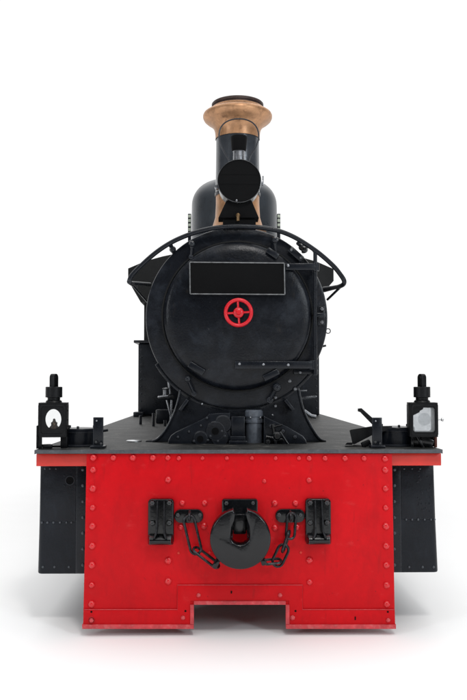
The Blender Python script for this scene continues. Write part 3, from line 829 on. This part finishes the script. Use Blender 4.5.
obj('boiler', b, 'cab', loco)

# --- cab and side tanks
YK = 4.55
b = MB()
xL, xR = P(143.5, 330, YK).x, P(313.5, 330, YK).x
zr = P(0, 270, YK).z
b.box(xL, xR, YK+0.05, YK+1.5, ZD+0.001, zr, 0.01)
cb = obj('cab', b, 'cab', loco)
b = MB()
xe0, xe1 = P(128.6, 270, YK-.1).x, P(333, 270, YK-.1).x
ze = P(128.6, 281, YK-.1).z; zt = P(128.6, 269, YK-.1).z; zp = P(237, 249, YK-.1).z
pts = [(xe0, ze), (xe0, zt)]
for k in range(1, 12):
    u = k/12; pts.append((xe0+(xe1-xe0)*u, zt+(zp-zt)*math.sin(PI*u)**0.75))
pts += [(xe1, zt), (xe1, ze), (xR+0.02, P(0, 301, YK).z), (xL-0.02, P(0, 303, YK).z)]
b.prism(pts, YK-0.15, YK+1.8, 0.006)
obj('roof', b, 'cab', cb)
for s in (0, 1):
    xa, xb = (P(139, 380, YK).x, P(183, 380, YK).x) if s == 0 else (P(275, 380, YK).x, P(318.3, 380, YK).x)
    zt_ = P(0, 343.5, YK).z
    b = MB(); b.box(xa, xb, YK-0.1, YK+1.4, ZD+0.001, zt_, 0.02, seg=4)
    tk = obj('side_tank', b, 'black' if s == 0 else 'skirt', loco)  # right tank in paler paint: its side light is put into the colour
    b = MB(); b.box(xa-(0.045 if s == 0 else 0.0), xb+(0.03 if s else 0), YK-0.14, YK+1.42, zt_+0.001, zt_+0.03, 0.006); obj('tank_lip', b, 'black', tk)
    n_ = 9
    for k in range(n_):
        z = ZD+0.08+(zt_-ZD-0.15)*k/(n_-1); xx = xa+0.035 if s == 0 else xb-0.035
        b = MB(); b.lathe([(0.012, 0.002), (0.010, -0.004), (0, -0.007)], (xx, YK-0.1, z), 'Y', 10); obj('rivet', b, 'black', tk)
# valve gear bits near the smokebox, left and right
b = MB()
b.tube([P(167.5, 372, 1.5), P(169, 380, 1.5), P(170.5, 394, 1.5)], 0.012, 10)
b.lathe([(0.055, -0.008), (0.06, 0), (0.055, 0.008), (0.02, 0.014), (0.02, 0.05), (0.028, 0.06), (0, 0.07)], P(166, 397, 1.5), 'Z', 20)
b.tube([P(160, 397.5, 1.45), P(168, 396.5, 1.45)], 0.010, 10)
b.tube([P(167, 400, 1.5), P(171, 416, 1.5)], 0.008, 8); b.tube([P(171.5, 400, 1.5), P(170, 430, 1.5)], 0.006, 8)
obj('lubricator', b, 'steel', loco)
b = MB(); b.tube([P(298, 391, 1.1), P(307, 391, 1.1)], 0.006, 8); obj('sanding_lever', b, 'steel', loco)
b = MB(); b.tube(smooth_path([P(299, 399.5, 1.1), P(306, 398, 1.1), P(314, 397, 1.1), P(315.5, 395.5, 1.1)], 4), 0.010, 10)
obj('sanding_pipe', b, 'steel', loco)
b = MB(); b.tube([P(296, 383, 1.0), P(297.5, 396, 1.0)], 0.006, 8); obj('sanding_lever', b, 'steel', loco)
b = MB(); b.tube([P(304, 411, 1.3), P(311, 416, 1.3), P(316, 417, 1.3)], 0.014, 8)
b.tube([P(303, 412, 1.3), P(312, 418, 1.3)], 0.006, 8)
obj('cock_handle', b, 'steel', loco)
for px, py, Y, h in ((140.5, 424, 2.6, 9), (153.5, 427, 2.3, 13), (165, 425, 2.3, 6)):
    b = MB(); p = P(px, py, Y); b.cyl(Vector((p.x, Y, ZD)), Vector((p.x, Y, ZD+L(h, Y))), 0.012, 8); obj('stanchion', b, 'black', loco)
b = MB()
b.box(P(158, 0, 2.8).x, P(180, 0, 2.8).x, 2.75, 2.9, ZD+0.001, ZD+0.12, 0.01); obj('oil_box', b, 'black', loco)
b = MB(); b.box(P(136.5, 0, 4.3).x, P(146, 0, 4.3).x, 4.2, 4.42, ZD+0.001, ZD+0.05, 0.006)
obj('tank_foot', b, 'black', loco)

# --- deck fittings at both ends
def sandbox(px, r, Y, h):
    p = P(px, 440, Y); b = MB(); R = L(r, Y)
    b.lathe([(R*1.02, 0), (R*1.02, 0.006), (R*0.96, 0.010), (R*0.96, h-0.022), (R*1.0, h-0.02), (R*1.0, h-0.006), (R*0.97, h), (R*0.3, h+0.004), (0, h+0.004)], (p.x, Y, ZD), 'Z', 48)
    o = obj('sand_box', b, 'black', loco)
    for k in range(3):
        b = MB(); a = 0.5+k*2.1; b.lathe([(0.007, 0), (0.007, 0.012), (0, 0.015)], (p.x+R*0.8*math.cos(a), Y+R*0.8*math.sin(a), ZD+h), 'Z', 8); obj('lid_bolt', b, 'black', o)
sandbox(80.5, 17.5, 0.24, 0.097); sandbox(396, 18.5, 0.24, 0.103)
def upright(x0, x1, yt):
    Y = 0.06; b = MB(); a, c = P(x0, yt, Y), P(x1, yt, Y)
    b.box(a.x, c.x, Y, Y+0.014, ZD+0.004, a.z, 0.002)
    b.box(a.x-0.012, c.x+0.012, Y-0.028, Y+0.05, ZD+0.001, ZD+0.014, 0.003)
    b.box((a.x+c.x)/2-0.006, (a.x+c.x)/2+0.006, Y+0.0145, Y+0.06, ZD+0.014, a.z-0.03, 0.003)
    o = obj('lamp_iron', b, 'black', loco)
    m = (x0+x1)/2
    rivet(m-1.5, yt+3.5, Y, o, L(0.9, Y), 'steel'); rivet(m-2, 442, Y, o, L(1.5, Y), 'gloss', 'bolt'); rivet(m+3, 443.5, Y-0.02, o, L(1.2, Y), 'gloss', 'bolt')
upright(93.2, 103.2, 417.3); upright(372.3, 382, 417.6)
b = MB(); b.cyl(P(101, 431, .3), P(108, 430, .3), 0.008); obj('side_pin', b, 'black', loco)

# --- the side lanterns (things of their own)
def lantern(kind, base, rz, label):
    t = root('lantern', (0, 0, 0), label, 'lantern', 'square signal lanterns on the ends of the running board')
    W, D, H = 0.146, 0.135, 0.180
    x, z0_, z1_ = W/2, 0.058, 0.058+H
    b = MB()
    th = 0.008
    n = 40
    def sq(hx, hz, cz_, k):
        a = 2*PI*(k+0.5)/n; u, v = math.cos(a), math.sin(a); m = max(abs(u), abs(v)); return (hx*u/m, cz_+hz*v/m)
    czb = (z0_+z1_)/2
    outer = [sq(x, H/2, czb, k) for k in range(n)]
    if kind == 'round': 
        inner = []
        for k in range(n):
            a = 2*PI*(k+0.5)/n; inner.append((0.005+0.0405*math.cos(a), czb+0.004+0.053*math.sin(a)))
        inner = [(a_, max(c_, czb-0.046)) for a_, c_ in inner]
        back = [sq(0.052, 0.062, czb, k) for k in range(n)]
        # narrow side facets around the door
    else:
        inner = [sq(0.056, 0.064, czb, k) for k in range(n)]
        back = [sq(0.056, 0.066, czb, k) for k in range(n)]
    b.ring(outer, inner, -D/2, -D/2+th)
    b.ring(outer, back, D/2-th, D/2)
    e = 0.0008
    b.box(-x, -x+th, -D/2+th+e, D/2-th-e, z0_, z1_, 0.001); b.box(x-th, x, -D/2+th+e, D/2-th-e, z0_, z1_, 0.001)
    b.box(-x+th+e, x-th-e, -D/2+th+e, D/2-th-e, z0_, z0_+th, 0.001); b.box(-x+th+e, x-th-e, -D/2+th+e, D/2-th-e, z1_-th, z1_, 0.001)
    obj('body', b, 'lamp', t)
    # raised door frame
    b = MB()
    o2 = [sq(x-0.006, H/2-0.008, czb, k) for k in range(n)]
    i2 = [sq(x-(0.014), H/2-(0.018), czb, k) for k in range(n)]
    b.ring(o2, i2, -D/2-0.006, -D/2-0.0005)
    df = obj('door_frame', b, 'lamp', t)
    b = MB(); b.box(-0.060 if kind != 'round' else -0.05, 0.060 if kind != 'round' else 0.05, -D/2+th+0.002, -D/2+th+0.004, czb-0.066, czb+0.066, 0)
    obj('glass', b, 'frost' if kind != 'round' else 'clear', t)
    if kind != 'round':
        b = MB(); b.lathe([(0.001, -0.014), (0.015, -0.012), (0.03, -0.004), (0.034, 0), (0.034, 0.003)], (0.012, 0.0, czb), 'Y', 32); obj('lens', b, 'frost', t)
        b = MB(); b.prism([(-0.057, czb+0.066), (-0.057, czb+0.022), (-0.045, czb+0.028), (-0.022, czb+0.040), (-0.02, czb+0.047), (-0.006, czb+0.054), (0.0, czb+0.066)], -D/2-0.0004+th, -D/2+th+0.0018, 0)
        obj('corner_plate', b, 'lamp', t)
        b = MB(); b.lathe([(0.004, 0), (0.004, 0.02), (0.009, 0.024), (0.010, 0.032), (0, 0.036)], (x, -0.03, czb+0.0), 'X', 14); obj('knob', b, 'bright', t)
    else:
        b = MB(); b.lathe([(0.026, z0_+th), (0.026, z0_+th+0.04), (0.016, z0_+th+0.052), (0.017, z0_+th+0.066), (0.009, z0_+th+0.072), (0.005, z0_+th+0.086), (0, z0_+th+0.088)], (0.003, 0, 0), 'Z', 20)
        obj('burner', b, 'brass', t)
        b = MB(); b.tube([Vector((x+0.001, -0.04, czb-0.04))+Vector((0.012*math.sin(q), 0, 0.012*math.cos(q))) for q in [PI*k/8 for k in range(9)]], 0.004, 8)
        for zz in (czb+0.05, czb+0.0, czb-0.05): b.lathe([(0.006, 0), (0.005, 0.004), (0, 0.006)], (x, -0.02, zz), 'X', 10)
        obj('latch', b, 'lamp', t)
    # chimney
    b = MB()
    b.lathe([(0.044, z1_+0.001), (0.040, z1_+0.010), (0.033, z1_+0.014), (0.033, z1_+0.026), (0.044, z1_+0.028), (0.044, z1_+0.082), (0.040, z1_+0.084), (0.036, z1_+0.08), (0.020, z1_+0.082), (0, z1_+0.084)], (0, 0, 0), 'Z', 32)
    obj('vent_chimney', b, 'lamp', t)
    b = MB(); q = []
    hh = 0.075
    zt_ = z1_+0.078
    for k in range(17):
        a = PI*k/16
        q.append((0.0185*math.cos(a), zt_+hh-0.022+0.022*math.sin(a)))
    arc_o = [(0.0185, zt_)]+q+[(-0.0185, zt_)]
    arc_i = [(0.0105, zt_)]+[(0.0105*math.cos(PI*k/16), zt_+hh-0.026+0.017*math.sin(PI*k/16)) for k in range(17)]+[(-0.0105, zt_)]
    b.prism(arc_o+arc_i[::-1], -0.015, 0.015, 0.002)
    hd = obj('handle', b, 'lamp', t); hd.rotation_euler = (0, 0, 1.0 if kind == 'round' else -0.95)
    # stand
    b = MB()
    if kind == 'round':
        b.box(-x-0.006, -x+0.020, -D/2, -D/2+0.02, 0.0, z0_-0.001, 0.002); b.box(-x-0.007, -x-0.001, -D/2-0.01, D/2, 0.0, 0.12, 0.002)
        b.box(x-0.035, x+0.0, -0.02, D/2, 0.0, z0_-0.001, 0.002); b.box(-x-0.006, x, D/2-0.02, D/2, 0.0, 0.008, 0.002)
        b.obox((-0.03, -0.03, 0.010), (0.05, 0.05, 0.02), (0, 0, 0.3), 0.004)
        obj('stand', b, 'lamp', t)
    else:
        b.box(-x+0.01, -x+0.022, -0.03, D/2, 0.0, z0_-0.001, 0.002)
        b.obox((-0.015, -0.02, 0.03), (0.012, 0.012, 0.075), (0, -0.5, 0), 0.003); b.obox((0.02, 0.0, 0.03), (0.07, 0.05, 0.045), (0, 0.4, 0), 0.006)
        b.box(-0.05, 0.06, 0.02, 0.05, 0.0, z0_-0.001, 0.004)
        obj('stand', b, 'gloss', t)
        b = MB(); b.box(x-0.012, x+0.001, -0.02, 0.06, 0.0, z0_-0.001, 0.002); obj('rusty_leg', b, 'rust', t, 'rusty brown leg')
    t.location = base; t.rotation_euler = (0, 0, rz)
    return t
pL = P(53.5, 440, 0.10); lantern('round', (pL.x, 0.10, ZD+0.001), math.radians(6), 'black lantern with a clear arched glass and a burner inside')
pR = P(422, 440, 0.10); lantern('square', (pR.x+0.002, 0.10, ZD+0.001), math.radians(-6), 'black lantern with a dusty square glass and a pale knob on its side')

# --- loose tapered scoop leaning by the right upright
t = root('metal_scoop', (0, 0, 0), 'dark tapered metal scoop leaning on the deck beside the upright iron near the dusty lantern', 'scoop')
Ya, Yb = 0.16, 0.30
ORG[t.name] = Vector((P(365, 440, .2).x, 0.22, ZD)); t.location = ORG[t.name]
b = MB()
b.loft([[P(349.5, 430.5, Ya), P(352.5, 444, Ya), P(353.5, 443, Yb), P(350.5, 431, Yb)], [P(351, 429.7, Ya), P(354.5, 444.3, Ya), P(355, 443, Yb), P(352, 430.2, Yb)],
        [P(371, 426.3, Ya), P(372.5, 435, Ya), P(373, 434.5, Yb), P(371.5, 427.2, Yb)], [P(392, 426, Ya), P(392, 428.5, Ya), P(392, 428.3, Yb), P(392, 426.3, Yb)]])
obj('scoop_body', b, 'lamp', t, ang=25)
b = MB(); b.loft([[P(357.8, 408.5, .2), P(357.6, 411, .2), P(358, 411.5, .26), P(358.4, 408.8, .26)], [P(361.5, 408.2, .2), P(360, 412, .2), P(360.5, 412.2, .26), P(362, 408.6, .26)],
                  [P(374.5, 420, .2), P(374.5, 427, .2), P(375, 427, .26), P(375, 420, .26)]])
obj('handle', b, 'lamp', t, ang=25)
b = MB(); b.loft([[P(345, 444.8, .14), P(347, 442.6, .14), P(347, 442.6, .22), P(345, 444.8, .22)], [P(352, 445, .14), P(353, 442.5, .14), P(353, 442.5, .22), P(352, 445, .22)]])
b.obox(Vector((P(366, 444, .12).x, .12, ZD+0.018)), (0.05, 0.03, 0.03), (0, -0.4, 0), 0.006)
obj('foot', b, 'lamp', t)

# --- headlamp
YH = 0.46
hl = root('headlamp', (P(239.3, 217, .55).x, 0.58, cS.z+RS), 'round black oil headlamp with a wire bail in front of the chimney', 'headlamp')
hc = P(239.3, 181, YH); HR = L(22, YH)
b = MB(); b.lathe([(HR*0.98, -0.004), (HR, 0.002), (HR, 0.02), (HR*0.95, 0.024), (HR*0.95, 0.16), (HR*0.85, 0.175), (0, 0.18)], hc, 'Y', 64)
obj('drum', b, 'gloss', hl)
b = MB(); b.lathe([(0, 0.0), (HR*0.975, 0.0), (HR*0.975, 0.003)], hc, 'Y', 64)
for k in (-0.15, 0.3):
    hw_ = HR*math.sqrt(1-k*k)*0.9; b.box(hc.x-hw_, hc.x+hw_, hc.y-0.0015, hc.y+0.001, hc.z+k*HR-0.001, hc.z+k*HR+0.001, 0)
obj('front_cover', b, 'flat', hl, 'dull black front cover')
b = MB(); b.lathe([(HR*0.975, -0.001), (HR*0.985, -0.006), (HR*1.01, -0.005), (HR*1.02, 0.003), (HR*1.005, 0.008)], hc, 'Y', 64); obj('rim', b, 'gloss', hl)
hv = Vector((hc.x, YH+0.09, 0)); zh = lambda py: P(0, py, YH+.09).z
b = MB(); b.lathe([(L(6.2, YH), zh(162)), (L(5.9, YH), zh(151)), (L(6.6, YH), zh(150.6))], hv, 'Z', 32); obj('neck', b, 'steel', hl)
b = MB(); b.lathe([(L(6.6, YH), zh(150.5)), (L(7.4, YH), zh(149)), (L(8.0, YH), zh(143)), (L(8.7, YH), zh(136.5)), (L(8.2, YH), zh(135.5)), (0, zh(135))], hv, 'Z', 32); obj('vent_cap', b, 'flat', hl)
wp = [(229, 160), (226.5, 156), (222, 148), (219.2, 139), (219.8, 130), (224, 123.5), (231, 119.8), (238.8, 118.8), (246.5, 119.8), (253.5, 123.5), (257.8, 130), (258.5, 139), (255.5, 148), (251, 155), (249, 161)]
b = MB(); b.tube(smooth_path([P(a, c_, YH+.07) for a, c_ in wp], 5), L(0.75, YH), 8); obj('wire_bail', b, 'black', hl)
b = MB(); b.prism([(P(a, c_, YH+.03).x, P(a, c_, YH+.03).z) for a, c_ in ((226.5, 200.5), (251.5, 200.5), (258.8, 218), (218.4, 218))], YH+0.02, YH+0.15, 0.004)
q = lambda px, py: P(px, py, YH+.04)
b.box(q(223, 0).x, q(255.5, 0).x, YH+0.035, YH+0.16, q(0, 229).z, q(0, 218.3).z, 0.004)
obj('bracket', b, 'flat', hl)
b = MB(); p = P(238, 215.3, YH); b.lathe([(0, -0.02), (0.008, -0.018), (0.013, -0.008), (0.013, 0.022)], p, 'Y', 16)
b.cyl(p+Vector((0, -0.01, 0)), p+Vector((0, -0.01, -0.035)), 0.009, 10)
obj('brass_nut', b, 'brass', hl)
b = MB(); b.lathe([(0, -0.007), (0.006, -0.005), (0.007, 0.0), (0.007, 0.01)], P(236.5, 200.6, YH-.004), 'Y', 10); b.lathe([(0, -0.014), (0.012, -0.01), (0.014, 0.02)], P(217, 187, YH+.03), 'Y', 12); obj('rim_stud', b, 'steel', hl)

# ------------------------------------------------------------------ light
FRONT, TOP = 0.05, 1.48
w = bpy.data.worlds.new("World"); sc.world = w; w.use_nodes = True
bg = w.node_tree.nodes['Background']; bg.inputs[1].default_value = 1.0
wn, wl = w.node_tree.nodes, w.node_tree.links
# white studio: bright backdrop sweep behind the engine, overhead light bank, dimmer room in front
tcw_ = wn.new('ShaderNodeTexCoord'); sp_ = wn.new('ShaderNodeSeparateXYZ'); wl.new(tcw_.outputs['Generated'], sp_.inputs[0])
def mrange(src, a, b_, lo, hi):
    m_ = wn.new('ShaderNodeMapRange'); m_.interpolation_type = 'SMOOTHSTEP'
    for k_, v_ in (('From Min', a), ('From Max', b_), ('To Min', lo), ('To Max', hi)): m_.inputs[k_].default_value = v_
    wl.new(src, m_.inputs['Value']); return m_.outputs[0]
back_ = mrange(sp_.outputs['Y'], 0.15, 0.72, FRONT, 1.06)
top_ = mrange(sp_.outputs['Z'], 0.45, 0.9, 0.0, TOP)
ad_ = wn.new('ShaderNodeMath'); ad_.operation = 'ADD'; wl.new(back_, ad_.inputs[0]); wl.new(top_, ad_.inputs[1])
cb_ = wn.new('ShaderNodeCombineXYZ')
for k_ in range(3): wl.new(ad_.outputs[0], cb_.inputs[k_])
wl.new(cb_.outputs[0], bg.inputs[0])
def area(name, loc, target, size, energy, col):
    ld = bpy.data.lights.new(name, 'AREA'); ld.shape = 'RECTANGLE'; ld.size = size[0]; ld.size_y = size[1]
    ld.energy = energy; ld.color = col
    o = bpy.data.objects.new(name, ld); COL.objects.link(o); o.location = loc
    d = Vector(target)-Vector(loc); o.rotation_euler = d.to_track_quat('-Z', 'Y').to_euler()
    return o
area('softbox_right', (6.0, -6.5, 4.2), (0.1, 0.3, 1.2), (1.3, 2.2), 200, (0.88, 0.95, 1.0))
area('softbox_left', (-6.2, -5.0, 3.4), (0.0, 0.6, 1.2), (0.9, 2.2), 90, (0.90, 0.95, 1.0))
area('softbox_high', (0.8, -4.5, 6.5), (0.0, 0.3, 1.2), (0.9, 0.9), 120, (1.0, 0.98, 0.96))

vs_ = sc.view_settings; sc.display_settings.display_device = 'sRGB'
vs_.view_transform = 'Standard'; vs_.look = 'None'; vs_.exposure = 0.0; vs_.gamma = 1.0; vs_.use_curve_mapping = False
sc.cycles.max_bounces = 6; sc.cycles.diffuse_bounces = 3; sc.cycles.glossy_bounces = 3; sc.cycles.transparent_max_bounces = 8
sc.cycles.use_denoising = True
